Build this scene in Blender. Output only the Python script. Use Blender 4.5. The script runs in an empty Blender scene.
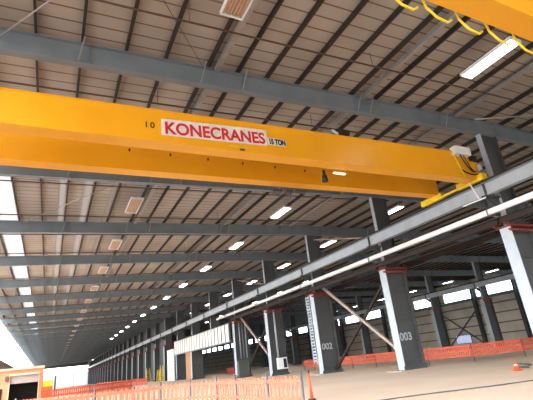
import bpy, bmesh, math, random
from mathutils import Vector, Matrix
random.seed(4)
S = bpy.context.scene
COL = S.collection

# ------------------------------------------------------------------ materials
def mat(name, col, rough=0.6, metal=0.0, col2=None, scale=3.0, detail=4.0, stretch=(1, 1, 1), bump=0.0, lo=0.35, hi=0.65, spec=0.4):
    m = bpy.data.materials.new(name); m.use_nodes = True
    nt = m.node_tree; b = nt.nodes['Principled BSDF']
    b.inputs['Base Color'].default_value = (*col, 1)
    b.inputs['Roughness'].default_value = rough
    b.inputs['Metallic'].default_value = metal
    b.inputs['Specular IOR Level'].default_value = spec
    tc = nt.nodes.new('ShaderNodeTexCoord'); mp = nt.nodes.new('ShaderNodeMapping')
    mp.inputs['Scale'].default_value = stretch
    nt.links.new(tc.outputs['Object'], mp.inputs['Vector'])
    no = nt.nodes.new('ShaderNodeTexNoise'); no.inputs['Scale'].default_value = scale; no.inputs['Detail'].default_value = detail
    nt.links.new(mp.outputs['Vector'], no.inputs['Vector'])
    if col2 is None: col2 = tuple(c * 0.82 for c in col)
    cr = nt.nodes.new('ShaderNodeValToRGB')
    cr.color_ramp.elements[0].position = lo; cr.color_ramp.elements[0].color = (*col2, 1)
    cr.color_ramp.elements[1].position = hi; cr.color_ramp.elements[1].color = (*col, 1)
    nt.links.new(no.outputs['Fac'], cr.inputs['Fac'])
    nt.links.new(cr.outputs['Color'], b.inputs['Base Color'])
    if bump:
        bp = nt.nodes.new('ShaderNodeBump'); bp.inputs['Strength'].default_value = bump
        nt.links.new(no.outputs['Fac'], bp.inputs['Height']); nt.links.new(bp.outputs['Normal'], b.inputs['Normal'])
    return m
def emit(name, col, st):
    m = bpy.data.materials.new(name); m.use_nodes = True
    b = m.node_tree.nodes['Principled BSDF']
    b.inputs['Base Color'].default_value = (*col, 1); b.inputs['Emission Color'].default_value = (*col, 1)
    b.inputs['Emission Strength'].default_value = st
    return m
def panel_mat(name, col, line, axis, period, width, rough=0.7):
    """sheet panels with thin seams every `period` metres along an axis"""
    m = mat(name, col, rough, scale=0.35, col2=tuple(c * .8 for c in col))
    nt = m.node_tree; b = nt.nodes['Principled BSDF']
    src = b.inputs['Base Color'].links[0].from_socket
    tc = nt.nodes.new('ShaderNodeTexCoord'); sp = nt.nodes.new('ShaderNodeSeparateXYZ')
    nt.links.new(tc.outputs['Object'], sp.inputs[0])
    pp = nt.nodes.new('ShaderNodeMath'); pp.operation = 'PINGPONG'; pp.inputs[1].default_value = period / 2
    nt.links.new(sp.outputs[axis], pp.inputs[0])
    lt = nt.nodes.new('ShaderNodeMath'); lt.operation = 'LESS_THAN'; lt.inputs[1].default_value = width / 2
    nt.links.new(pp.outputs[0], lt.inputs[0])
    mx = nt.nodes.new('ShaderNodeMix'); mx.data_type = 'RGBA'
    nt.links.new(lt.outputs[0], mx.inputs[0]); nt.links.new(src, mx.inputs[6]); mx.inputs[7].default_value = (*line, 1)
    nt.links.new(mx.outputs[2], b.inputs['Base Color'])
    return m

M = {}
M['floor'] = mat('packed_floor', (.76, .62, .49), .9, col2=(.67, .53, .40), scale=.22, detail=8, lo=.3, hi=.7, spec=.1)
M['bounce_cut'] = mat('dark_bounce_cut', (.12, .09, .07), .95, col2=(.08, .06, .045), scale=1.5, bump=.3, spec=.1)
M['earth'] = mat('outside_ground', (.24, .22, .19), .95, scale=.1, spec=.1)
M['deck'] = panel_mat('roof_deck', (.40, .37, .335), (.16, .105, .08), 1, .62, .07)
M['steel'] = mat('grey_blue_steel', (.19, .235, .275), .5, col2=(.16, .20, .235), scale=.8)
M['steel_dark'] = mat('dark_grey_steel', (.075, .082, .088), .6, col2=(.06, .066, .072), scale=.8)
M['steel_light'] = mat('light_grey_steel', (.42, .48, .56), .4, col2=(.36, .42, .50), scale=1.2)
M['purlin'] = mat('brown_grey_purlin', (.04, .036, .033), .6)
M['purlin_light'] = mat('galvanised_channel', (.36, .37, .38), .4, metal=.3)
M['rust'] = mat('red_oxide', (.30, .055, .04), .7, col2=(.16, .035, .025), scale=2)
M['rustbeam'] = mat('dark_oxide', (.025, .012, .010), .7, col2=(.018, .010, .009), scale=2)
M['pipe_red'] = mat('oxide_pipe', (.10, .055, .045), .6)
M['yellow'] = mat('crane_yellow', (.90, .43, .010), .35, col2=(.84, .38, .008), scale=.5, spec=.5)
M['yellow2'] = mat('bright_yellow', (.95, .68, .03), .4)
M['white'] = mat('white_paint', (.84, .88, .93), .4, col2=(.78, .82, .87))
M['vinyl'] = mat('sticker_white', (.85, .84, .82), .4)
M['red'] = mat('letter_red', (.70, .03, .04), .4)
M['black'] = mat('black_rubber', (.012, .012, .013), .5)
M['blackpaint'] = mat('letter_black', (.02, .02, .018), .5)
M['wall'] = panel_mat('wall_sheet', (.72, .70, .64), (.12, .11, .10), 2, 2.1, .22)
M['leftwall'] = mat('masonry_dark', (.20, .17, .15), .9, col2=(.32, .25, .21), scale=1.2, lo=.45, hi=.55)
M['girt'] = mat('girt_grey', (.55, .55, .54), .6)
M['orange_mesh'] = mat('orange_net', (.74, .125, .065), .7)
M['orange_mesh_far'] = mat('orange_net_dull', (.60, .12, .07), .8)  # darker, duller orange than the foreground net
M['peach'] = mat('peach_render', (.62, .23, .12), .85, col2=(.55, .19, .095), scale=1.5)
M['peach_trim'] = mat('pale_coping', (.66, .42, .30), .8)
M['shutter'] = panel_mat('roller_shutter', (.36, .31, .28), (.40, .34, .30), 2, .12, .02)
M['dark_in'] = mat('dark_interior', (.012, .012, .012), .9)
M['orange'] = mat('safety_orange', (.85, .10, .02), .5)
M['ply'] = mat('plywood', (.55, .29, .15), .8, stretch=(1, 1, .2), scale=4)
M['tube_off'] = mat('unlit_tube', (.68, .47, .33), .5)
M['panelwhite'] = mat('white_sheet', (.80, .80, .80), .5, col2=(.7, .7, .71), scale=.6)
M['cabinet'] = mat('cabinet_grey', (.085, .10, .092), .5)
M['concrete'] = mat('footing', (.62, .52, .40), .9)
M['brace_pale'] = mat('pale_tan_steel', (.40, .33, .29), .6)
M['lamp'] = emit('lit_diffuser', (1, .97, .90), 26.0)
M['lamp_far'] = emit('lit_diffuser_warm', (1, .92, .80), 1.6)

def glass_mat():
    m = bpy.data.materials.new('window_glazing'); m.use_nodes = True; nt = m.node_tree
    nt.nodes.clear()
    o = nt.nodes.new('ShaderNodeOutputMaterial'); t = nt.nodes.new('ShaderNodeBsdfTransparent'); g = nt.nodes.new('ShaderNodeBsdfGlossy')
    g.inputs['Roughness'].default_value = .1; t.inputs[0].default_value = (.95, .97, 1, 1)
    x = nt.nodes.new('ShaderNodeMixShader'); x.inputs[0].default_value = .08
    nt.links.new(t.outputs[0], x.inputs[1]); nt.links.new(g.outputs[0], x.inputs[2]); nt.links.new(x.outputs[0], o.inputs[0])
    return m
M['glass'] = glass_mat()
def translucent():
    m = bpy.data.materials.new('translucent_sheet'); m.use_nodes = True; nt = m.node_tree
    nt.nodes.clear()
    o = nt.nodes.new('ShaderNodeOutputMaterial'); t = nt.nodes.new('ShaderNodeBsdfTranslucent'); d = nt.nodes.new('ShaderNodeBsdfDiffuse')
    t.inputs[0].default_value = (.85, .85, .85, 1); d.inputs[0].default_value = (.8, .8, .8, 1)
    x = nt.nodes.new('ShaderNodeMixShader'); x.inputs[0].default_value = .45
    nt.links.new(t.outputs[0], x.inputs[1]); nt.links.new(d.outputs[0], x.inputs[2]); nt.links.new(x.outputs[0], o.inputs[0])
    return m
M['translucent'] = translucent()

# ------------------------------------------------------------------ helpers
class MB:
    def __init__(s): s.bm = bmesh.new()
    def box(s, x0, x1, y0, y1, z0, z1):
        v = [s.bm.verts.new(p) for p in ((x0,y0,z0),(x1,y0,z0),(x1,y1,z0),(x0,y1,z0),(x0,y0,z1),(x1,y0,z1),(x1,y1,z1),(x0,y1,z1))]
        for f in ((3,2,1,0),(4,5,6,7),(0,1,5,4),(1,2,6,5),(2,3,7,6),(3,0,4,7)): s.bm.faces.new([v[i] for i in f])
        return s
    def prism(s, pts_a, pts_b):
        """closed solid between two polygons of equal count"""
        a = [s.bm.verts.new(p) for p in pts_a]; b = [s.bm.verts.new(p) for p in pts_b]; n = len(a)
        s.bm.faces.new(a[::-1]); s.bm.faces.new(b)
        for i in range(n): s.bm.faces.new((a[i], a[(i+1) % n], b[(i+1) % n], b[i]))
        return s
    def bar(s, p, q, w, h, up=(0, 0, 1)):
        p = Vector(p); q = Vector(q); d = (q-p).normalized(); u = Vector(up)
        if abs(d.dot(u)) > .97: u = Vector((0, 1, 0))
        r = d.cross(u).normalized(); u = r.cross(d)
        o = [r*(-w/2)+u*(-h/2), r*(w/2)+u*(-h/2), r*(w/2)+u*(h/2), r*(-w/2)+u*(h/2)]
        return s.prism([p+k for k in o], [q+k for k in o])
    def tube(s, pts, r, n=8):
        pts = [Vector(p) for p in pts]; rings = []
        for i, p in enumerate(pts):
            d = (pts[min(i+1, len(pts)-1)] - pts[max(i-1, 0)]).normalized()
            u = Vector((0, 0, 1)) if abs(d.z) < .9 else Vector((0, 1, 0))
            a = d.cross(u).normalized(); b = a.cross(d)
            rr = r[i] if isinstance(r, (list, tuple)) else r
            rings.append([s.bm.verts.new(p + (a*math.cos(t)+b*math.sin(t))*rr) for t in [2*math.pi*k/n for k in range(n)]])
        for A, B in zip(rings, rings[1:]):
            for k in range(n):
                f = s.bm.faces.new((A[k], A[(k+1) % n], B[(k+1) % n], B[k])); f.smooth = True
        s.bm.faces.new(rings[0][::-1]); s.bm.faces.new(rings[-1])
        return s
    def build(s, name, m, parent=None, bevel=0):
        bmesh.ops.recalc_face_normals(s.bm, faces=s.bm.faces)
        me = bpy.data.meshes.new(name); s.bm.to_mesh(me); s.bm.free(); me.materials.append(m)
        o = bpy.data.objects.new(name, me); COL.objects.link(o)
        if parent: o.parent = parent
        if bevel:
            b = o.modifiers.new('b', 'BEVEL'); b.width = bevel; b.segments = 2; b.limit_method = 'ANGLE'
        return o
def tag(o, label, cat, group=None):
    o['label'] = label; o['category'] = cat
    if group: o['group'] = group
    return o
def thing(name, loc, label, cat, group=None, rz=0):
    o = bpy.data.objects.new(name, None); o.empty_display_size = .3; COL.objects.link(o)
    o.location = loc; o.rotation_euler = (0, 0, rz)
    return tag(o, label, cat, group)
def struct(o): o['kind'] = 'structure'; return o
KIDS = {}
def copy_tree(o, loc=None, label=None, group=None, parent=None):
    c = o.copy(); COL.objects.link(c); c.parent = parent
    if loc is not None: c.location = loc
    if label: c['label'] = label
    if group: c['group'] = group
    for ch in [x for x in bpy.data.objects if x.parent == o]: copy_tree(ch, parent=c)
    return c
ORD = ['nearest', 'second', 'third', 'fourth', 'fifth', 'sixth', 'seventh', 'eighth', 'ninth', 'tenth', 'eleventh', 'twelfth', 'thirteenth', 'fourteenth', 'fifteenth', 'sixteenth', 'seventeenth', 'eighteenth', 'nineteenth', 'twentieth']
def nth(i): return ORD[i]

# ------------------------------------------------------------------ dimensions (metres)
BAY = 10.35; Y0 = 13.9; NB = 29
XL, X1, X2, X3 = -8.0, 22.15, 60.0, 86.0
YF, YE = -14.0, Y0 + BAY*28 + 5
def Yk(k): return Y0 + BAY*k
def zt(x): return 13.48 + .031*x if x < X1 else 13.48 + .031*X1      # rafter top
def zb(x): return zt(x) - (.93 + .004*max(0, min(x, X1)-5))
PUR = .26
# ------------------------------------------------------------------ setting
o = struct(MB().box(XL, X3, YF, YE, -.3, 0).build('floor', M['floor']))
struct(MB().box(XL, 4.2, YF, 38, 0, .02).box(4.2, 9.0, YF, 6.0, 0, .02).build('floor_bounce_cut', M['bounce_cut']))  # added unseen dark slab, cuts floor bounce onto the crane undersides
o = struct(MB().box(-260, 330, -200, 600, -.7, -.32).build('ground', M['earth']))
def deck(x0, x1, name):
    a, b = zt(x0)+PUR, zt(x1)+PUR
    m = MB(); m.prism([(x0,YF,a),(x1,YF,b),(x1,YF,b+.14),(x0,YF,a+.14)], [(x0,YE,a),(x1,YE,b),(x1,YE,b+.14),(x0,YE,a+.14)])
    return m
a = zt(X1)+PUR
SKY = [(-4.3, -2.95, .085), (-.30, .14, .026), (1.25, 1.74, .024), (2.95, 3.3, .008)]      # translucent roof strips: x0, x1, transmission
m = MB(); edges = [XL-.6]
for s0, s1, tr in SKY: edges += [s0, s1]
edges.append(X1)
def slab(m, x0, x1, YE=YE):
    a0, b0 = zt(x0)+PUR, zt(x1)+PUR
    return m.prism([(x0,YF,a0),(x1,YF,b0),(x1,YF,b0+.14),(x0,YF,a0+.14)], [(x0,YE,a0),(x1,YE,b0),(x1,YE,b0+.14),(x0,YE,a0+.14)])
YS = Yk(1) - 4
for x0, x1 in zip(edges[0::2], edges[1::2]): slab(m, x0, x1)
for i, (s0, s1, tr) in enumerate(SKY):
    ya = YF if i == 0 else YS
    if i: slab(m, s0, s1, YS)
    ms = bpy.data.materials.new('roof_light_sheet'); ms.use_nodes = True; nt_ = ms.node_tree; nt_.nodes.clear()
    o_ = nt_.nodes.new('ShaderNodeOutputMaterial'); t_ = nt_.nodes.new('ShaderNodeBsdfTranslucent'); t_.inputs[0].default_value = (tr, tr*.97, tr*.92, 1)
    d_ = nt_.nodes.new('ShaderNodeBsdfDiffuse'); d_.inputs[0].default_value = (.3, .28, .25, 1); x_ = nt_.nodes.new('ShaderNodeAddShader')
    nt_.links.new(t_.outputs[0], x_.inputs[0]); nt_.links.new(d_.outputs[0], x_.inputs[1]); nt_.links.new(x_.outputs[0], o_.inputs[0])
    q = MB(); a0, b0 = zt(s0)+PUR+.06, zt(s1)+PUR+.06
    v = [q.bm.verts.new(p) for p in ((s0, ya, a0), (s1, ya, b0), (s1, YE, b0), (s0, YE, a0))]; q.bm.faces.new(v)
    struct(q.build('window_%d' % (50+i), ms))
m.box(X1, X3+.6, YF, YE, a, a+.14)
struct(m.build('ceiling', M['deck']))
# left side: low dark wall, open above to the sky
struct(MB().box(XL-.4, XL-.05, 60, YE, 0, 6.9).build('wall_left', M['leftwall']))
# far end: translucent sheets low down, open above
struct(MB().box(XL, X1, YE, YE+.2, 0, 7.6).build('wall_back', M['translucent']))
m = MB()
for z in (1.2, 2.8, 4.4, 6.0, 7.6): m.box(XL, X1, YE-.25, YE-.02, z-.12, z+.12)
for x in (-1.5, 6.0, 14.0): m.box(x-.25, x+.25, YE-.35, YE-.26, 0, 7.7)
struct(m.build('trim_1', M['girt']))
struct(MB().box(XL, X1, YE, YE+.2, 11.4, 14.0).build('trim_4', M['steel_dark']))
struct(MB().box(X1, X3, YE, YE+.2, 0, 14.2).build('wall_back_aisle', M['wall']))
# right wall: sheets, window band, bays
WZ0, WZ1 = 10.2, 12.9
m = MB(); m.box(X3, X3+.25, YF, YE, 0, WZ0).box(X3, X3+.25, YF, YE, WZ1, a)
struct(m.build('wall_right', M['wall']))
# unseen front wall behind the viewer, open at both sides to shape daylight
struct(MB().box(16, 62, YF-.2, YF, 0, a).build('wall_front', M['wall']))
for k in range(-2, 27):
    g_ = .3 if k < 6 else 1.6
    y0, y1 = Yk(k)+g_, Yk(k+1)-g_
    if k >= 6: struct(MB().box(X3+.001, X3+.24, Yk(k)-g_+.28, Yk(k)+g_-.28, WZ0+.001, WZ1-.001).build('trim_%d' % (k+10), M['wall']))
    w = MB().box(X3+.02, X3+.2, y0-.28, y0, WZ0+.002, WZ1-.002).box(X3+.02, X3+.2, y1, y1+.28, WZ0+.002, WZ1-.002).box(X3+.02, X3+.2, y0+.02, y1-.02, WZ0+.002, WZ0+.16).box(X3+.02, X3+.2, y0+.02, y1-.02, WZ1-.16, WZ1-.002)
    w = struct(w.build('window_%d' % (k+3), M['girt']))
    struct(MB().box(X3+.1, X3+.13, y0, y1, WZ0+.16, WZ1-.16).build('window_glass', M['glass'], w))
m = MB().box(X3, X3+.25, Yk(26)+BAY, YE, WZ0, WZ1)
struct(m.build('trim_2', M['wall']))
m = MB().box(X3-.35, X3-.02, YF, YE, WZ0-.55, WZ0-.1).box(X3-.3, X3-.02, YF, YE, 8.2, 8.45)
struct(m.build('trim_3', M['steel']))

# low bluish window in the right wall
w = struct(MB().box(X3-.12, X3-.01, 69.6, 73.9, .7, 2.6).build('window_40', M['steel']))
m = MB()
for i in range(4): m.box(X3-.16, X3-.13, 69.75+i*1.03, 70.65+i*1.03, .82, 2.48)
struct(m.build('window_glass', emit('blue_daylit_pane', (.55, .66, .95), 1.2), w))

# ------------------------------------------------------------------ rafters
def i_rafter(x0, x1, name, label, y, group):
    t = thing(name, (x0, y, 0), label, 'roof beam', group)
    n = 6; m = MB()
    xs = [x0+(x1-x0)*i/n for i in range(n+1)]
    for a_, b_ in zip(xs, xs[1:]):
        m.prism([(a_-x0,-.02,zb(a_)+.03),(b_-x0,-.02,zb(b_)+.03),(b_-x0,-.02,zt(b_)-.03),(a_-x0,-.02,zt(a_)-.03)],
                [(a_-x0,.02,zb(a_)+.03),(b_-x0,.02,zb(b_)+.03),(b_-x0,.02,zt(b_)-.03),(a_-x0,.02,zt(a_)-.03)])
    m.build('web', M['steel'], t)
    for fn in (zb, lambda x: zt(x)-.03):
        m = MB()
        for a_, b_ in zip(xs, xs[1:]):
            m.prism([(a_-x0,-.16,fn(a_)),(a_-x0,.16,fn(a_)),(a_-x0,.16,fn(a_)+.03),(a_-x0,-.16,fn(a_)+.03)],
                    [(b_-x0,-.16,fn(b_)),(b_-x0,.16,fn(b_)),(b_-x0,.16,fn(b_)+.03),(b_-x0,-.16,fn(b_)+.03)])
        m.build('flange', M['steel'], t)
    xx = x0+2.2; k = 0
    while xx < x1-2:                                     # stiffeners on the web
        s_ = MB().box(xx-x0-.012, xx-x0+.012, -.14, -.021, zb(xx)+.03, zt(xx)-.03).build('stiffener', M['steel'], t)
        xx += 3.15*2
    xx = x0+1.6; 
    for j, xx in enumerate([x0+8.2, x0+12.9, x0+14.8, x0+21.2, x0+22.0, x0+27.6]):   # kicker braces purlin to rafter
        if xx > x1-1: continue
        MB().bar((xx-x0+.12,-.5,zt(xx)+.02), (xx-x0-.05,-.17,zb(xx)+.05), .045, .045).build('flange_brace', M['purlin_light'], t)
    return t
raf1 = i_rafter(XL, X1, 'roof_rafter', 'grey blue steel roof beam across the nave, nearest, in front of the yellow crane', Yk(0), 'steel roof beams across the main hall')
raf2 = i_rafter(X1+.01, X2, 'roof_rafter', 'grey steel roof beam over the side aisle, nearest, at the right frame edge', Yk(0), 'steel roof beams across the side aisle')
raf3 = i_rafter(X2, X3, 'roof_rafter', 'grey steel roof beam over the far right aisle, nearest', Yk(0), 'steel roof beams across the outer aisle')
for k in range(1, NB):
    if k == 1: l = 'grey steel main hall roof beam showing just below the second yellow girder'
    elif k < 12: l = 'grey steel roof beam across the main hall, %s counting away from the viewer' % nth(k)
    else: l = 'one of the far crowded steel roof beams of the main hall near the bright end'
    copy_tree(raf1, (XL, Yk(k), 0), l, 'far steel roof beams of the main hall' if k >= 12 else None)
    if k < 18:
        l = 'dark steel side aisle roof beam behind the column row, %s from the viewer' % nth(k) if k < 8 else 'one of the far dark roof beams of the side aisle glimpsed behind the columns'
        copy_tree(raf2, (X1+.01, Yk(k), 0), l, 'far steel roof beams of the side aisle' if k >= 8 else None)
        l = 'dark steel outer aisle roof beam above the window band, %s from the viewer' % nth(k) if k < 8 else 'one of the far dark roof beams of the outer aisle'
        copy_tree(raf3, (X2, Yk(k), 0), l, 'far steel roof beams of the outer aisle' if k >= 8 else None)

# ------------------------------------------------------------------ purlins
def purlin(x, y0, y1, label, group=None, w=.05, m=None, name='roof_purlin', h=None):
    h = h or PUR - .02
    z = zt(x)+.01
    o = MB().box(-.012-w/2, .012-w/2, 0, y1-y0, 0, h).box(-w/2, w, 0, y1-y0, 0, .02).box(-w, w/2, 0, y1-y0, h-.02, h).build(name, m or M['purlin'])
    o.location = (x, y0, z); return tag(o, label, 'roof purlin', group)
px = [-7.6, -6.0, -4.4, -2.85, -1.3, .25, 1.85, 3.42, 5.25, 6.65, 8.1, 9.75, 11.4, 13.0, 14.6, 16.2, 17.8, 19.4, 21.0]
for i, x in enumerate(px):
    purlin(x, YF+.2, YE-.2, 'dark roof purlin running down the main hall, %s from the left' % (nth(i) if i else 'first'), 'long purlins above the main hall')
n = 0; x = X1+1.2
while x < X3-1:
    purlin(x, YF+.2, Yk(18), 'dark roof purlin over the side aisles, %s right of the column row' % (['nearest','second','third','fourth','fifth','sixth','seventh','eighth','ninth','tenth','eleventh','twelfth','thirteenth','fourteenth','fifteenth','sixteenth','seventeenth','eighteenth','nineteenth','twentieth','21st','22nd','23rd','24th','25th','26th','27th','28th','29th','30th','31st','32nd','33rd','34th','35th','36th','37th','38th','39th','40th'][n]), 'long purlins above the side aisles')
    x += 1.75; n += 1
# pale channels (conduit trunking) along the roof
def trunk(x, y0, y1, label, w=.2):
    o = MB().box(-w/2, w/2, 0, y1-y0, -.16, -.02).box(-w/2-.03, -w/2, 0, y1-y0, -.2, -.0).build('roof_channel', M['purlin_light'])
    o.location = (x, y0, zt(x)); return tag(o, label, 'steel channel')
for (x, lab) in ((5.62, 'pale roof channel beside the unlit lights'), (13.6, 'pale roof channel above the crane motor side'), (20.7, 'pale roof channel nearest the columns')):
    for k in range(-1, 6):
        y0 = Yk(k)+.18; y1 = Yk(k+1)-.18
        d = 'in front of the first roof beam' if k == -1 else 'behind the %s roof beam' % (['first','second','third','fourth','fifth','sixth'][k])
        trunk(x, y0, y1, lab + ', ' + d)
# cross pipes
def cross_pipe(y, k, which):
    o = MB().tube([(XL+.2, 0, zt(XL)-.5), (5, 0, zt(5)-.5), (X1, 0, zt(X1)-.5)], .04, 6).build('cross_pipe', M['pipe_red']); o.location = (0, y, 0)
    for hx in (-4.6, 3.6, 12.0, 19.0): MB().tube([(hx, 0, zt(hx)-.46), (hx, 0, zt(hx)+PUR+.02)], .012, 5).build('hanger_rod', M['purlin'], o)
    d = 'ahead of the first roof beam' if k < 0 else 'behind the %s roof beam' % (['first','second','third','fourth','fifth','sixth','seventh','eighth','ninth','tenth'][k])
    tag(o, 'thin brown pipe crossing under the roof, %s of two %s' % (which, d), 'pipe')
for k in range(-1, 9):
    cross_pipe(Yk(k)+(2.35 if k == 0 else 1.7), k, 'nearer'); cross_pipe(Yk(k)+7.5, k, 'farther')
# roof sway rods
def rod(p, q, label, r=.022, m='purlin_light', name='sway_rod', cat='steel rod'):
    o = MB().tube([Vector((0,0,0)), Vector(q)-Vector(p)], r, 6).build(name, M[m]); o.location = p; return tag(o, label, cat)
rod((-2.34, 13.7, 12.95), (0, 10.6, 13.2), 'thin pale diagonal rod under the roof at the top left corner', .03)
rod((-2.4, 33.9, 13.15), (3.6, 24.8, 13.15), 'thin pale diagonal rod under the roof below the second girder at left', .03)
rod((1.6, 9.4, 13.3), (4.9, 13.4, 13.2), 'thin diagonal wire under the roof above the crane lettering', .012, 'purlin')
rod((20.2, 12.4, 12.9), (24.4, 10.6, 12.9), 'short grey diagonal rod beside the top of the nearest column', .04)

# ------------------------------------------------------------------ crane columns
def make_column(x, y, label, group=None, zl=.06):
    t = thing('crane_column', (x, y, 0), label, 'column', group)
    H = 7.15
    fl = M['steel_light']; dk = M['steel_dark']  # daylight on hall-side flanges and shade on the rest put into two tones
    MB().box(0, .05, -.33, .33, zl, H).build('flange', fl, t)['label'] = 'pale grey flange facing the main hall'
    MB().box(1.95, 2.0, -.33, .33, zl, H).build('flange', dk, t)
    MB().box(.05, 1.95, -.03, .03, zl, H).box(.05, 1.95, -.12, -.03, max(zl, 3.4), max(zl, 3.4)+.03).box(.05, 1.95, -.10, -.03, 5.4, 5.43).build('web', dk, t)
    MB().box(-.2, 2.2, -.5, .5, zl-.06, zl).box(-.1,2.1,-.4,-.34,zl,zl+.24).build('base_plate', dk, t)
    MB().box(-.15, 2.15, -.42, .42, H, H+.06).build('cap_plate', M['rust'], t)
    # upper shaft
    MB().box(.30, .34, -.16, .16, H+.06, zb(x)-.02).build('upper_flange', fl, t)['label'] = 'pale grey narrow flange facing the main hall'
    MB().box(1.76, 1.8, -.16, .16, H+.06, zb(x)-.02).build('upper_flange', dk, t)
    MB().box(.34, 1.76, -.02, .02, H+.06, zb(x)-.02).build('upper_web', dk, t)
    # seat bracket that carries the runway beam
    MB().box(-.95, .30, -.15, .15, 8.92, 9.01).prism([(-.9,-.02,8.92),(.3,-.02,8.25),(.3,-.02,8.92)], [(-.9,.02,8.92),(.3,.02,8.25),(.3,.02,8.92)]).build('seat_bracket', dk, t)
    # two short oxide cap beams
    MB().box(-.45, 2.3, -.36, -.28, H+.07, H+.16).box(-.45, 2.3, .28, .36, H+.07, H+.16).box(-.25,2.2,-.42,-.34,H-.28,H-.16).build('cap_beam', M['rust'], t)
    return t
cdesc = {0: 'wide dark steel crane column at the right edge below the crane end, with pale flange',
         1: 'wide dark steel crane column with pale flange and white painted number, right of centre',
         2: 'wide dark steel crane column with a rung ladder on its left side',
         3: 'wide dark steel crane column with a white box near its foot',
         4: 'wide dark steel crane column with conduits and a tall grey cabinet at its foot',
         5: 'dark column rising from the white panel band, first beyond the grey cabinet',
         6: 'slim dark column in the middle of the white panel band, beside the plywood sheet',
         7: 'slim dark column at the left end of the white panel band',
         8: 'dark column beyond the white door sheet, with a yellow ladder at its foot',
         9: 'dark column second beyond the white door sheet',
         10: 'dark column third beyond the white door sheet'}
col0 = make_column(X1, Yk(0), cdesc[0])
make_column(X1, Yk(5), cdesc[5], zl=4.62)
for k in range(1, NB):
    if k == 5: continue
    copy_tree(col0, (X1, Yk(k), 0), cdesc.get(k, 'one of the dark slim columns crowding together toward the far bright end'), None if k in cdesc else 'far crane columns toward the bright end')
for k in range(0, 12):
    l = {2: 'distant dark side aisle column at the right, seen through between the two nearest columns', 3: 'dark side aisle column in front of the window band, rightmost but one', 4: 'dark side aisle column left of the bluish low window'}.get(k, 'distant dark column of the side aisle row, %s from the viewer' % nth(k))
    copy_tree(col0, (X2, Yk(k), 0), l)

# wall posts on the right wall
wp0 = MB().box(-.05, 0, -.3, .3, 0, WZ1+.6).box(-.9, -.85, -.3, .3, 0, WZ1+.6).box(-.85, -.05, -.03, .03, 0, WZ1+.6).build('wall_post', M['steel_dark'])
wp0.location = (X3-.36, Yk(0), 0); tag(wp0, 'dark steel post against the right wall, nearest', 'post', 'dark posts along the right wall')
for k in range(1, 14):
    c = wp0.copy(); COL.objects.link(c); c.location = (X3-.36, Yk(k), 0); c['label'] = 'dark steel post against the right wall, %s from the viewer' % nth(k)
# X brace on right wall
for (p, q, l) in (((X3-.5, Yk(5)+.5, .3), (X3-.5, Yk(6)-.5, 7.4), 'dark diagonal wall brace rising away from the viewer above the bluish window'),
               ((X3-.7, Yk(6)-.5, .3), (X3-.7, Yk(5)+.5, 7.4), 'dark diagonal wall brace falling away from the viewer above the bluish window')):
    rod(p, q, l, .13, 'steel_dark', 'wall_brace', 'brace')

# ------------------------------------------------------------------ runway beams
def runway(x, y0, y1, zt_, zb_, label, m_web, m_rail, ny):
    t = thing('crane_runway_beam', (x, y0, 0), label, 'crane rail beam')
    L = y1-y0
    MB().box(-.02, .02, 0, L, zb_+.04, zt_-.04).build('web', m_web, t)
    MB().box(-.2, .2, 0, L, zb_, zb_+.04).build('flange', m_web, t)
    MB().box(-.2, .2, 0, L, zt_-.04, zt_).build('flange', M['steel'], t)
    MB().box(-.04, .04, 0, L, zt_, zt_+.18).build('rail', m_rail, t)
    for i in range(ny):
        yy = Yk(i)-y0
        MB().box(-.17, -.021, yy-.03, yy+.03, zb_+.05, zt_-.05).build('stiffener', M['steel_dark'], t)
    return t
runway(21.55, YF+.5, YE-.6, 9.78, 9.02, 'long pale grey crane rail beam running down the hall above the white pipe', M['steel_light'], M['rustbeam'], 24)
runway(X2-.55, YF+.5, Yk(18), 9.78, 9.02, 'distant grey crane rail beam on the side aisle columns above the window band', M['steel_light'], M['rustbeam'], 10)
for x, l in ((X1+.45, 'dark red oxide beam lying on the column caps, nearer the main hall'), (X1+1.6, 'dark red oxide beam lying on the column caps, nearer the side aisle')):
    # sits inside the upper shaft line
    pass
for k in range(0, 5):
    for dx, l in ((-.62+.0, 'main hall side'), (2.0, 'side aisle side')):
        y0 = Yk(k-1) if k == 0 else Yk(k-1)
        o = MB().box(-.012, .012, .1, BAY-.1, .03, .32).box(-.13, .13, .1, BAY-.1, 0, .03).box(-.13, .13, .1, BAY-.1, .32, .35).build('oxide_beam', M['rustbeam'])
        o.location = (X1+dx+.3, Yk(k-1), 7.32)
        tag(o, 'dark red brown beam at the column caps, %s, %s' % (l, ['leaving the frame at the right', 'between the nearest and second columns', 'between the second and third columns', 'between the third and fourth columns', 'between the fourth and fifth columns'][k]), 'beam')
# thick white pipe
o = MB().tube([(21.25, 0, 8.02), (21.25, 59.0-YF, 8.02)], .165, 16).build('white_pipe', M['white']); o.location = (0, YF+.0, 0)
tag(o, 'thick glossy white pipe running along the columns below the crane rail beam', 'pipe')
for k in range(0, 5):
    o = MB().box(-.09, -.04, -.03, .03, -.2, .12).box(-.09, .95, -.03, .03, -.26, -.21).build('pipe_bracket', M['steel']); o.location = (21.25-.14, Yk(k), 8.02)
    tag(o, 'small steel bracket holding the white pipe at the %s column' % (['nearest', 'second', 'third', 'fourth', 'fifth'][k]), 'bracket')

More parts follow.
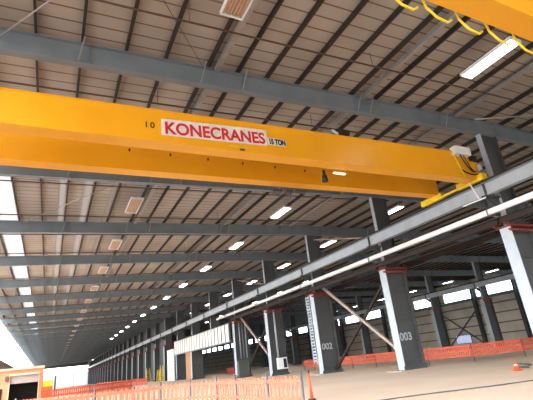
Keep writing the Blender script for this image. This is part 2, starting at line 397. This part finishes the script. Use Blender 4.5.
# diagonal braces in the column row
def brace(p, q, m, label, w=.2):
    d = Vector(q)-Vector(p)
    o = MB().bar((0,0,0), d, w, w).build('diagonal_brace', M[m]); o.location = p; return tag(o, label, 'brace')
xb = X1+1.05
brace((xb, Yk(2)-.3, 7.9), (xb, Yk(1)+.4, .9), 'brace_pale', 'pale tan diagonal brace from the ladder column top down to the numbered column foot', .2)
brace((xb+.3, Yk(1)+.4, 7.3), (xb+.3, Yk(2)-.4, .3), 'rustbeam', 'dark brown diagonal brace crossing behind the pale one, down to the ladder column foot', .2)
brace((xb, Yk(4)-.3, 7.7), (xb, Yk(3)+.4, 1.0), 'brace_pale', 'pale tan diagonal brace between the cabinet column and the white box column', .2)
brace((xb+.3, Yk(3)+.4, 7.2), (xb+.3, Yk(4)-1.5, 1.3), 'rustbeam', 'dark diagonal brace crossing between the cabinet column and the white box column', .18)
brace((xb, Yk(2)-.3, 12.6), (xb, Yk(1)+.35, 9.9), 'brace_pale', 'thin pale brace above the rail beam between the second and third columns', .1)
brace((xb, Yk(4)-.3, 12.8), (xb, Yk(3)+.35, 10.2), 'brace_pale', 'thin pale brace above the rail beam beside the cabinet column', .12)

# ladder beside third column
t = thing('access_ladder', (X1-.02, Yk(2)+.75, 0), 'pale rung ladder fixed on the left side of the third crane column', 'ladder')
for dy in (-.27, .27): MB().box(-.05, .03, dy-.025, dy+.025, .9, 7.1).build('rail', M['steel_light'], t)
m = MB()
for i in range(22): m.box(-.03, .01, -.245, .245, 1.1+i*.275, 1.24+i*.275)
m.build('rungs', M['steel_light'], t)
m = MB().box(-.03,.03,-.32,-.27,3.0,3.06).box(-.03,.03,-.44,-.27,5.6,5.66).build('wall_bracket', M['steel'], t)

# conduits and cabinets
def conduit(x, y, z0, z1, label, r=.06, m='steel_light'):
    o = MB().tube([(0, 0, 0), (0, 0, z1-z0)], r, 10).build('conduit', M[m]); o.location = (x, y, z0); return tag(o, label, 'conduit')
conduit(X1+.75, Yk(4)-.22, 2.3, 7.1, 'left vertical conduit on the cabinet column', .07)
conduit(X1+1.2, Yk(4)-.22, 2.3, 7.1, 'middle vertical conduit on the cabinet column', .07, 'steel')
conduit(X1+1.65, Yk(4)-.22, 2.3, 7.1, 'right vertical conduit on the cabinet column', .07)
conduit(X1+.95, Yk(3)-.26, 1.9, 7.1, 'vertical pale conduit rising from the white box', .11)
t = thing('electrical_cabinet', (X1+.15, Yk(4)-.83, 0), 'tall grey electrical cabinet at the foot of the fifth column', 'cabinet')
MB().box(-.2, 1.35, -.25, .25, .12, 2.1).build('body', M['cabinet'], t, .02)
MB().box(-.12, .54, -.28, -.252, .2, 2.0).build('door', M['cabinet'], t); MB().box(.6, 1.26, -.28, -.252, .2, 2.0).build('door', M['cabinet'], t)
MB().box(-.1, 1.25, -.2, .2, 0, .12).build('plinth', M['steel_dark'], t)
t = thing('control_box', (X1+.75, Yk(3)-.35, .65), 'white control box with dark front window on the fourth column', 'electrical box')
MB().box(0, 1.15, -.2, .3, 0, 1.2).build('body', M['white'], t, .02)
MB().box(.65, 1.05, -.225, -.202, .12, 1.08).build('front_window', M['black'], t)
MB().box(.06, .55, -.222, -.202, .06, 1.14).build('door', M['white'], t)
# footings
for k in (1, 2, 3):
    o = MB().box(-.75, 2.5, -.8, -.52, .0, .04).box(-.75,-.22,-.5,.8,0,.04).build('concrete_footing', M['concrete']); o.location = (X1, Yk(k), 0)
    tag(o, 'pale concrete pad edge at the foot of the %s crane column' % ['', 'second', 'third', 'fourth', 'fifth'][k], 'footing')

# painted numbers
def text(body, size, m, name, parent, loc, rot, sx=1.0, extr=.004, align='LEFT', bold=0.0, space=1.0):
    c = bpy.data.curves.new(name, 'FONT'); c.body = body; c.size = size; c.extrude = extr; c.align_x = align; c.offset = bold; c.space_character = space
    o = bpy.data.objects.new(name, c); COL.objects.link(o)
    dg = bpy.context.evaluated_depsgraph_get(); me = bpy.data.meshes.new_from_object(o.evaluated_get(dg)); bpy.data.objects.remove(o)
    me.materials.clear(); me.materials.append(m)
    o = bpy.data.objects.new(name, me); COL.objects.link(o); o.location = loc; o.rotation_euler = rot; o.scale = (sx, 1, 1)
    if parent: o.parent = parent
    return o
cols = {}
for ob in bpy.data.objects:
    if ob.name.startswith('crane_column') and abs(ob.location.x-X1) < .01: cols[round((ob.location.y-Y0)/BAY)] = ob
text('003', .75, M['steel_light'], 'painted_number', cols[1], (.35, -.045, 2.0), (math.pi/2, 0, 0), 1.05, .006, bold=.02)
text('002', .75, M['steel_light'], 'painted_number', cols[2], (.35, -.045, 2.1), (math.pi/2, 0, 0), 1.05, .006, bold=.02)

# ------------------------------------------------------------------ lights
def make_light(name, loc, lit, label, group, L=2.5, W=.95):
    t = thing(name, loc, label, 'ceiling light', group)
    fr = MB().box(-W/2, -W/2+.05, -L/2, L/2, 0, .12).box(W/2-.05, W/2, -L/2, L/2, 0, .12).box(-W/2+.05, W/2-.05, -L/2, -L/2+.06, 0, .12).box(-W/2+.05, W/2-.05, L/2-.06, L/2, 0, .12).box(-W/2, W/2, -L/2, L/2, .12, .15)
    fr.build('frame', M['white'], t)
    if lit:
        MB().box(-W/2+.06, -.03, -L/2+.07, -.03, .02, .1).box(.03, W/2-.06, -L/2+.07, -.03, .02, .1).box(-W/2+.06, -.03, .03, L/2-.07, .02, .1).box(.03, W/2-.06, .03, L/2-.07, .02, .1).build('tubes', M['lamp'], t)
    else:
        m = MB()
        for i in range(6):
            x = -W/2+.12+i*(W-.24)/5
            m.tube([(x, -L/2+.08, .06), (x, L/2-.08, .06)], .035, 6)
        m.build('tubes', M['tube_off'], t)
        MB().box(-W/2+.05, W/2-.05, -L/2+.06, L/2-.06, .1, .118).build('reflector', M['tube_off'], t)
    MB().box(-.02, .02, -L/2+.3, -L/2+.34, .15, .62).build('hanger', M['purlin_light'], t); MB().box(-.02, .02, L/2-.34, L/2-.3, .15, .62).build('hanger', M['purlin_light'], t)
    return t
LY = [9.0 + 10.2*i for i in range(0, 30)]
g1 = 'unlit warm light fixtures in the left row'; g2 = 'lit white fluorescent fixtures in the bright row'; g3 = 'lit fixtures seen over the side aisle'
la = make_light('ceiling_light', (4.85, 8.75, 12.92), False, 'unlit light fixture with beige tubes at the top edge, above the crane lettering', g1, 2.9, .85)
def ys(i): return [9.95, 19.4, 28.9, 39.0, 49.2, 59.7, 70.0][i] if i < 7 else 70.0+10.35*(i-6)
for i in range(1, 24):
    if i == 1: continue
    l = 'unlit beige ceiling light in the left row, %s below the yellow girders' % (nth(i-2) if i > 2 else 'first') if i < 11 else 'one of the tiny far ceiling lights of the left row'
    copy_tree(la, (4.62, ys(i), 12.92), l, g1 if i < 11 else 'tiny far lights of the left row')
lb = make_light('fluorescent_light', (16.75, 8.75, 13.12), True, 'large lit fluorescent light under the corner crane at upper right', g2, 2.6, .75)
for i in range(1, 14):
    if i == 1: continue
    l = 'lit fluorescent ceiling light in the bright row, %s below the yellow girders' % (nth(i-2) if i > 2 else 'first') if i < 13 else 'one of the tiny far lit lights of the bright row'
    copy_tree(lb, (16.6, ys(i), 13.12), l, g2 if i < 13 else 'tiny far lights of the bright row')
for j, (x, off, z) in enumerate(((26.5, -2.5, 12.9), (36.5, 2.0, 12.9), (47.3, -3.9, 12.85), (72.5, 5.5, 12.85))):
    for i in range(1, 10):
        y = [0, 0][0] + Yk(i) + off + (4.5 if j == 0 else 0)
        if j == 1 and i < 4: continue
        copy_tree(lb, (x, y, z), 'small lit side aisle light, %s row from the columns, %s from the viewer' % (['first', 'second', 'third', 'farthest'][j], nth(i)), g3)

# ------------------------------------------------------------------ bridge crane
def girder(parent, name, x0, x1, y, bt0, bt1, tp0, tp1, w):
    f = MB()
    f.prism([(x0, y, bt0), (x0, y+w, bt0), (x0, y+w, tp0), (x0, y, tp0)], [(x1, y, bt1), (x1, y+w, bt1), (x1, y+w, tp1), (x1, y, tp1)])
    g = f.build(name, M['yellow'], parent)
    for (z0, z1, nm) in ((bt0-.03, bt1-.03, 'flange'), (tp0, tp1, 'flange')):
        MB().prism([(x0, y-.04, z0), (x0, y+w+.04, z0), (x0, y+w+.04, z0+.03), (x0, y-.04, z0+.03)], [(x1, y-.04, z1), (x1, y+w+.04, z1), (x1, y+w+.04, z1+.03), (x1, y-.04, z1+.03)]).build(nm, M['yellow'], g)
    return g
cr = thing('bridge_crane', (0, 0, 0), 'yellow double girder overhead bridge crane with red and white maker sign, spanning the hall', 'crane')
A0, A1 = -7.6, 21.25
g_near = girder(cr, 'girder', A0, A1, 14.0+.05, 9.70, 10.08, 10.92, 11.72, .58)
g_far = girder(cr, 'girder', A0, 21.55, 16.98, 9.80, 10.33, 10.95, 11.48, .52)
# end carriage on the rail
ct = MB().box(21.3, 21.8, 13.7, 15.5, 9.97, 10.36).build('end_carriage', M['yellow2'], cr, .02)
MB().box(21.3, 21.8, 16.7, 18.4, 9.97, 10.36).build('end_carriage', M['yellow2'], cr, .02)
MB().box(21.3, 21.42, 15.5, 16.7, 10.0, 10.12).build('tie_bar', M['yellow2'], cr)
m = MB()
for yy in (13.9, 18.2):
    m.tube([(21.45, yy, 10.08), (21.65, yy, 10.08)], .13, 16)
m.build('wheels', M['steel_dark'], cr)
MB().box(21.0, 21.75, 14.02, 14.7, 10.33, 11.2).build('end_plate', M['yellow'], cr)
ang = math.atan(.028)
MB().prism([(3.24, 14.025, 10.13), (7.80, 14.025, 10.30), (7.86, 14.025, 11.10), (3.24, 14.025, 10.86)], [(3.24, 14.046, 10.13), (7.80, 14.046, 10.30), (7.86, 14.046, 11.10), (3.24, 14.046, 10.86)]).build('sign_plate', M['vinyl'], g_near)['label'] = 'white sticker panel'
tx = text('KONECRANES', .74, M['red'], 'sign_lettering', g_near, (3.36, 14.022, 10.22), (math.pi/2, -math.atan(.042), 0), 1.0, .004, bold=.022)
tx.scale.x = 4.36/tx.dimensions.x if tx.dimensions.x else 1
MB().prism([(7.86, 14.03, 10.38), (8.78, 14.03, 10.40), (8.78, 14.03, 10.74), (7.86, 14.03, 10.74)], [(7.86, 14.046, 10.38), (8.78, 14.046, 10.40), (8.78, 14.046, 10.74), (7.86, 14.046, 10.74)]).build('capacity_plate', M['vinyl'], g_near)['label'] = 'small white capacity sticker'
tx = text('15 TON', .36, M['blackpaint'], 'capacity_lettering', g_near, (7.92, 14.024, 10.43), (math.pi/2, -math.atan(.03), 0), 1.0, .004, bold=.02)
tx.scale.x = .80/tx.dimensions.x if tx.dimensions.x else 1
tx = text('10', .36, M['blackpaint'], 'crane_number', g_near, (2.58, 14.046, 10.38), (math.pi/2, -math.atan(.03), 0), 1.0, .004, bold=.006, space=1.3)
# small plate and marks below the lettering
MB().box(6.5, 6.72, 14.03, 14.046, 9.9, 10.0).build('maker_plate', M['cabinet'], g_near)
MB().box(6.0, 6.9, 14.04, 14.048, 10.06, 10.10).build('scribed_label', M['yellow2'], g_near)
# motor box, strap, cables at the right end
MB().box(19.75, 21.0, 13.7, 14.1, 11.42, 11.92).build('motor_box', M['white'], cr, .03)
MB().bar((19.7, 13.98, 11.75), (20.25, 13.98, 10.1), .07, .05, (0, 1, 0)).build('strap', M['yellow2'], cr)
def sag(p, q, s, n=10):
    return [Vector(p).lerp(Vector(q), i/n) - Vector((0, 0, 4*s*(i/n)*(1-i/n))) for i in range(n+1)]
m = MB().tube(sag((20.1, 13.8, 11.4), (21.1, 13.9, 10.45), .25), .045, 6)
m.tube(sag((20.4, 13.82, 11.4), (21.2, 13.85, 10.5), .35), .03, 6).tube(sag((20.1, 13.95, 10.5), (21.3, 13.9, 10.35), .12), .04, 6)
m.build('power_cable', M['black'], cr)
MB().box(21.05, 21.5, 13.8, 14.0, 11.2, 11.5).build('junction_box', M['black'], cr, .02)
MB().tube([(21.35, 13.75, 10.9), (21.45, 13.75, 10.55)], .12, 12).build('buffer', M['steel_light'], cr)
# collector arm hanging down over the rail beam
MB().bar((21.2, 14.6, 10.3), (21.2, 14.2, 8.9), .05, .05).bar((21.1, 15.3, 8.85), (21.2, 13.8, 8.85), .06, .06).build('collector_arm', M['white'], cr)
# lamp and coil on top of near girder
m = MB().tube([(11.95, 14.3, 11.83), (12.65, 14.3, 11.83)], [.18, .2], 14); m.build('warning_horn', M['black'], cr)
pts = [(11.7+.1*math.cos(t*.7)*.6+.03*t/3, 14.2+.1*math.sin(t*.7), 11.58+.18+.17*math.sin(t*.7)) for t in range(0, 19)]
MB().tube(pts, .03, 6).build('cable_coil', M['white'], cr)
# hook trolley between girders, parked
MB().tube([(11.2, 14.85, 9.62), (11.2, 14.85, 9.3)], [.12, .15], 10).box(11.15, 11.25, 14.8, 14.9, 9.6, 9.9).build('limit_switch', M['black'], cr)
MB().box(11.75, 12.45, 14.75, 14.88, 9.78, 9.84).build('work_light', M['lamp_far'], cr)
m = MB().box(9.55, 10.1, 17.1, 17.4, 9.6, 9.75).box(10.35, 10.75, 17.1, 17.4, 9.62, 9.78).box(10.95, 11.6, 17.1, 17.35, 9.72, 9.8)
m.tube([(10.6, 17.2, 9.65), (10.6, 17.2, 9.35)], .03, 6); m.build('festoon_trolleys', M['steel_dark'], cr)
for i in range(6):
    x = 2.2+i*1.6
    MB().tube([(x, 14.95, 9.86), (x, 14.95, 9.76)], .035, 6).build('rail_clip', M['rustbeam'], cr)

c2 = thing('bridge_crane', (0, 0, 0), 'second yellow overhead crane girder cropped by the top right corner, with yellow cable loops', 'crane')
g2_ = girder(c2, 'girder', A0, A1, 4.5, 9.78, 9.78, 11.5, 11.5, .58)
MB().box(21.3, 21.8, 3.6, 6.0, 9.97, 10.32).build('end_carriage', M['yellow2'], c2, .02)
x = -6.0
for i in range(19):
    x = -5.6 + i*1.24
    pts = [(x, 5.26, 10.1), (x+.08, 5.27, 9.72), (x+.42, 5.28, 9.50), (x+.80, 5.28, 9.46), (x+.98, 5.28, 9.60)]
    if x < 20: MB().tube(pts, .035, 8).build('cable_loop', M['yellow2'], c2)
MB().box(-6.2, 20.8, 5.2, 5.3, 10.08, 10.16).build('festoon_rail', M['steel_dark'], c2)

# ------------------------------------------------------------------ white panel band beyond the fifth column
t = thing('panel_band', (X1-.42, Yk(4)+.6, 0), 'high band of white ribbed sheets left of the cabinet column', 'wall cladding')
for i in range(20):
    y0 = .3+i*1.5
    MB().box(0, .06, 0, 1.1, 4.72, 6.98).build('white_sheet', M['panelwhite'], t).location = (0, y0, 0)
MB().box(.1, .2, 0, 30.3, 4.8, 6.9).build('backing', M['steel_dark'], t)
MB().box(0, .24, 0, 30.3, 4.55, 4.71).build('bottom_rail', M['steel'], t)
MB().box(0, .24, 0, 30.3, 6.99, 7.1).build('top_rail', M['steel'], t)

o = MB().box(0, .12, 0, 5.6, 0, 5.9).box(-.04, 0, 2.7, 2.8, 0, 5.9).build('white_door_sheet', M['panelwhite']); o.location = (X1-.3, Yk(7)+.6, 0); tag(o, 'tall white sheet standing at the left end of the panel band', 'door panel')
o = MB().box(0, .08, 0, 3.4, 0, 5.2).build('plywood_sheet', M['ply']); o.location = (X1+.1, Yk(6)+.5, 0); tag(o, 'tall orange brown plywood sheet under the white panel band', 'plywood')
# opaque bay infill between the far columns
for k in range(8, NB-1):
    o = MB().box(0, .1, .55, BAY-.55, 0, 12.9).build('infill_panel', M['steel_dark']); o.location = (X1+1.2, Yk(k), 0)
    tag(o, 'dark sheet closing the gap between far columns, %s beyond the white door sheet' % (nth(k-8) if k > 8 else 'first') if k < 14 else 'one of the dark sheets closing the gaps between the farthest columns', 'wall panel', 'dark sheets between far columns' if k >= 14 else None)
# yellow ladders near far column feet
def stepladder(x, y, h, label, w=1.0):
    t = thing('yellow_ladder', (x, y, 0), label, 'ladder')
    for s in (-1, 1):
        MB().bar((s*w/2, -.7, 0), (s*w*.3, 0, h), .09, .09).build('front_rail', M['yellow2'], t)
        MB().bar((s*w/2, .7, 0), (s*w*.3, .05, h), .07, .07).build('rear_leg', M['yellow2'], t)
    m = MB()
    for i in range(1, int(h/.4)):
        f = i*.4/h; m.box(-w*.5+f*w*.2, w*.5-f*w*.2, -.7*(1-f)-.08, -.7*(1-f)+.08, i*.4-.03, i*.4+.03)
    m.build('steps', M['yellow2'], t); return t
stepladder(20.6, Yk(9)-1, 3.0, 'yellow stepladder at the far columns, leftmost of the three', 1.1)
stepladder(21.2, Yk(8)+1.5, 2.4, 'narrow yellow stepladder, middle of the three at the far columns', .5)
stepladder(21.0, Yk(7)+7.6, 3.1, 'yellow stepladder nearest the tall white sheet', .8)

# ------------------------------------------------------------------ fences
def mesh_fence(pts, h, label, group_posts, z0=0.08, cell=.12, m='orange_mesh', posts=True, slats=True, bar=.035, over=.1, lean=0, ps=1.0, t_=.012):
    t = thing('safety_fence', (pts[0][0], pts[0][1], 0), label, 'fence')
    o = Vector((pts[0][0], pts[0][1], 0)); mm = MB()
    for p, q in zip(pts, pts[1:]):
        p = Vector((*p, 0))-o; q = Vector((*q, 0))-o; L = (q-p).length; d = (q-p)/L; n = Vector((-d.y, d.x, 0))*t_
        if slats:
            k = int(L/cell)
            for i in range(k+1):
                c = p+d*(i*L/max(k, 1)); c2 = c+d*bar
                mm.prism([c+Vector((0,0,z0)), c2+Vector((0,0,z0)), c2+n+Vector((0,0,z0)), c+n+Vector((0,0,z0))], [c+Vector((0,0,h)), c2+Vector((0,0,h)), c2+n+Vector((0,0,h)), c+n+Vector((0,0,h))])
            z = z0
            while z < h:
                zz = z+bar*1.0
                mm.prism([p+Vector((0,0,z)), p+n*1.1+Vector((0,0,z)), p+n*1.1+Vector((0,0,zz)), p+Vector((0,0,zz))], [q+Vector((0,0,z)), q+n*1.1+Vector((0,0,z)), q+n*1.1+Vector((0,0,zz)), q+Vector((0,0,zz))])
                z += cell*2.2
        else:
            mm.prism([p+Vector((0,0,z0)), p+n+Vector((0,0,z0)), p+n+Vector((0,0,h)), p+Vector((0,0,h))], [q+Vector((0,0,z0)), q+n+Vector((0,0,z0)), q+n+Vector((0,0,h)), q+Vector((0,0,h))])
    mm.build('mesh', M[m], t)
    for i, p in enumerate(pts):
        p = Vector((*p, 0))-o
        MB().tube([p+Vector((0,0,0)), p+Vector((lean,0,h+over))], .03*ps, 8).build('post', M['steel_dark'], t)
    return t
def chain(pts, step):
    out = [pts[0]]
    for p, q in zip(pts, pts[1:]):
        L = math.hypot(q[0]-p[0], q[1]-p[1]); n = max(1, round(L/step))
        for i in range(1, n+1): out.append((p[0]+(q[0]-p[0])*i/n, p[1]+(q[1]-p[1])*i/n))
    return out
mesh_fence([(4.6, 8.0), (4.5, 9.4), (4.45, 11.2), (4.4, 12.6), (3.9, 13.6), (3.2, 14.5), (1.3, 14.9), (-.8, 15.2), (-2.6, 15.6)], 1.26, 'orange plastic mesh safety fence on dark posts in the bottom foreground', '', cell=.16, bar=.075)
mesh_fence([(4.4,13.2),(3.6, 17.4), (3.2, 19.4), (1.9, 21.5), (.6, 24), (-3, 27)][1:], 1.1, 'second orange mesh fence standing just behind the foreground one at left', '', cell=.2, bar=.11)
mesh_fence(chain([(40, 20.5), (30.5, 20.6), (27.6, 22.6), (26.4, 25.8), (29.0, 31.5), (28.2, 38.0), (29.5, 50)], 3.2), 1.2, 'long orange mesh fence behind the numbered column at right', '', z0=.42, cell=.16, bar=.11, over=.05, m='orange_mesh_far')
mesh_fence(chain([(15.4, 80), (11.5, 82), (8.4, 92)], 4), 1.15, 'orange mesh fence running before the far columns at left', '', cell=.25, bar=.18, over=.05, m='orange_mesh_far')
mesh_fence(chain([(27, 62), (30, 74), (34, 90)], 4), 1.25, 'orange mesh fence seen below the white panel band in the side aisle', '', cell=.22, bar=.16, over=.05, m='orange_mesh_far')
mesh_fence(chain([(9, 56), (4, 52), (-1, 50)], 4), 1.2, 'low orange mesh fence in front of the orange container', '', cell=.22, bar=.16, over=.05, m='orange_mesh_far')

# delineator post
t = thing('delineator_post', (9.35, 15.6, 0), 'red orange delineator post beside the foreground fence end', 'barrier post')
MB().tube([(0,0,.06), (0,0,.5), (0,0,.98)], [.065, .05, .035], 14).build('tube', M['orange'], t)
MB().tube([(0,0,0), (0,0,.06)], .15, 16).build('base', M['black'], t)
MB().tube([(0,0,.98), (0,0,1.1)], [.03, .05], 10).build('grip', M['rustbeam'], t)
# cone
t = thing('traffic_cone', (19.5, 13.8, 0), 'small orange traffic cone on the floor at far right', 'cone')
MB().tube([(0,0,.04), (0,0,.44)], [.13, .03], 18).build('cone', M['orange'], t)
MB().box(-.2, .2, -.2, .2, 0, .04).build('base', M['orange'], t, .01)
MB().tube([(0,0,.24), (0,0,.28)], [.085, .074], 18).build('collar', M['vinyl'], t)
t = thing('cable_reel', (20.3, 13.9, 0), 'small dark cable heap beside the traffic cone', 'cable')
MB().tube([(.28*math.cos(a*.5), .28*math.sin(a*.5), .05+.012*a) for a in range(0, 20)], .04, 6).build('coil', M['cabinet'], t)
# dark cord on the floor
o = MB().tube([(-.2+i*.55, .25*math.sin(i*.6)*.4-.18*i, .02) for i in range(14)], .022, 6).build('floor_cord', M['steel_dark']); o.location = (9.9, 12.2, 0); tag(o, 'thin dark cord lying across the bare floor at lower right', 'cord')

# ------------------------------------------------------------------ orange building on the left
YB = 40.0
t = thing('site_building', (-4.6, YB, 0), 'peach orange block building with half open roller door, at lower left', 'building')
m = MB(); H = 3.0
dx0, dx1 = 1.95, 3.9       # door opening in local x
m.box(-2.0, dx0, 0, .25, 0, H).box(dx1, 4.15, 0, .25, 0, H).box(dx0, dx1, 0, .25, 2.68, H)
m.box(-2.0, -1.75, .25, 5, 0, H).box(3.9, 4.15, .25, 5, 0, H).box(-2.0, 4.15, 5, 5.25, 0, H)
m.build('walls', M['peach'], t)
MB().box(-2.1, 4.25, -.1, 5.35, H, H+.16).build('coping', M['peach_trim'], t)
MB().box(dx0, dx1, .08, .14, 2.02, 2.68).build('roller_door', M['shutter'], t)
MB().box(dx0-.05, dx1+.05, -.14, -.01, 2.6, 2.72).build('door_housing', M['peach_trim'], t)
MB().box(dx0-.06, dx0, -.06, 0, 0, 2.6).build('door_jamb', M['peach_trim'], t); MB().box(dx1, dx1+.06, -.06, 0, 0, 2.6).build('door_jamb', M['peach_trim'], t)
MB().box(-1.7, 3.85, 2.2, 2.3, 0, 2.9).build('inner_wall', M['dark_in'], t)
MB().box(1.62, 1.80, -.2, -.02, 2.25, 2.6).build('wall_lamp', M['steel_dark'], t)
MB().box(.6, 1.5, -.05, -.01, .9, 1.75).build('dark_opening', M['dark_in'], t)
# orange and yellow container
t = thing('storage_container', (-.7, 69, 0), 'small orange and yellow container right of the peach building', 'container')
MB().box(0, 1.3, 0, 3, 0, 1.55).build('body', M['orange'], t); MB().box(0, 1.3, 0, 3, 1.55, 2.3).build('upper_panel', M['yellow'], t)
o = MB().box(-.12, .12, -.12, .12, 0, 2.8).build('dark_post', M['steel_dark']); o.location = (.85, 69.5, 0); tag(o, 'short dark post right of the orange container', 'post')

# ------------------------------------------------------------------ light
w = bpy.data.worlds.new('world'); S.world = w; w.use_nodes = True
nt = w.node_tree; bg = nt.nodes['Background']
sky = nt.nodes.new('ShaderNodeTexSky'); sky.sky_type = 'NISHITA'; sky.sun_disc = False; sky.sun_elevation = math.radians(48); sky.sun_rotation = math.radians(250); sky.air_density = 1.2; sky.dust_density = 4.0
mx = nt.nodes.new('ShaderNodeMix'); mx.data_type = 'RGBA'; mx.inputs[0].default_value = .8
nt.links.new(sky.outputs[0], mx.inputs[6]); mx.inputs[7].default_value = (.94, .98, 1.04, 1)
nt.links.new(mx.outputs[2], bg.inputs[0]); bg.inputs[1].default_value = 9.0
sl = bpy.data.lights.new('sun', 'SUN'); sl.energy = .8; sl.angle = math.radians(1.0); sl.color = (1, .97, .92)
so = bpy.data.objects.new('sun', sl); COL.objects.link(so)
dirv = Vector((.80, .18, -1.0)).normalized(); so.rotation_euler = dirv.to_track_quat('-Z', 'Y').to_euler(); so.location = (-40, 0, 60)

# ------------------------------------------------------------------ camera (533 x 400, focal 416 px)
P = Vector((266.5, 200)); F = 416.0
def dr(u, v): return Vector((u-P.x, v-P.y, F)).normalized()
y = dr(48, 386); z = dr(147, -870); z = (z - y*z.dot(y)).normalized(); x = y.cross(z)
# rows of R are the world axes in camera coordinates (x right, y down, z forward)
right = Vector((x[0], y[0], z[0])); down = Vector((x[1], y[1], z[1])); fwd = Vector((x[2], y[2], z[2]))
cd = bpy.data.cameras.new('camera'); cam = bpy.data.objects.new('camera', cd); COL.objects.link(cam)
mw = Matrix((right, -down, -fwd)).transposed().to_4x4(); mw.translation = Vector((0, 0, 1.6)); cam.matrix_world = mw
cd.sensor_width = 36; cd.sensor_fit = 'HORIZONTAL'; cd.lens = F/533*36; cd.clip_end = 2000; cd.clip_start = .05
S.camera = cam
S.view_settings.view_transform = 'Standard'; S.view_settings.look = 'None'; S.view_settings.gamma = 1
S.view_settings.use_curve_mapping = False; S.view_settings.exposure = -0.75
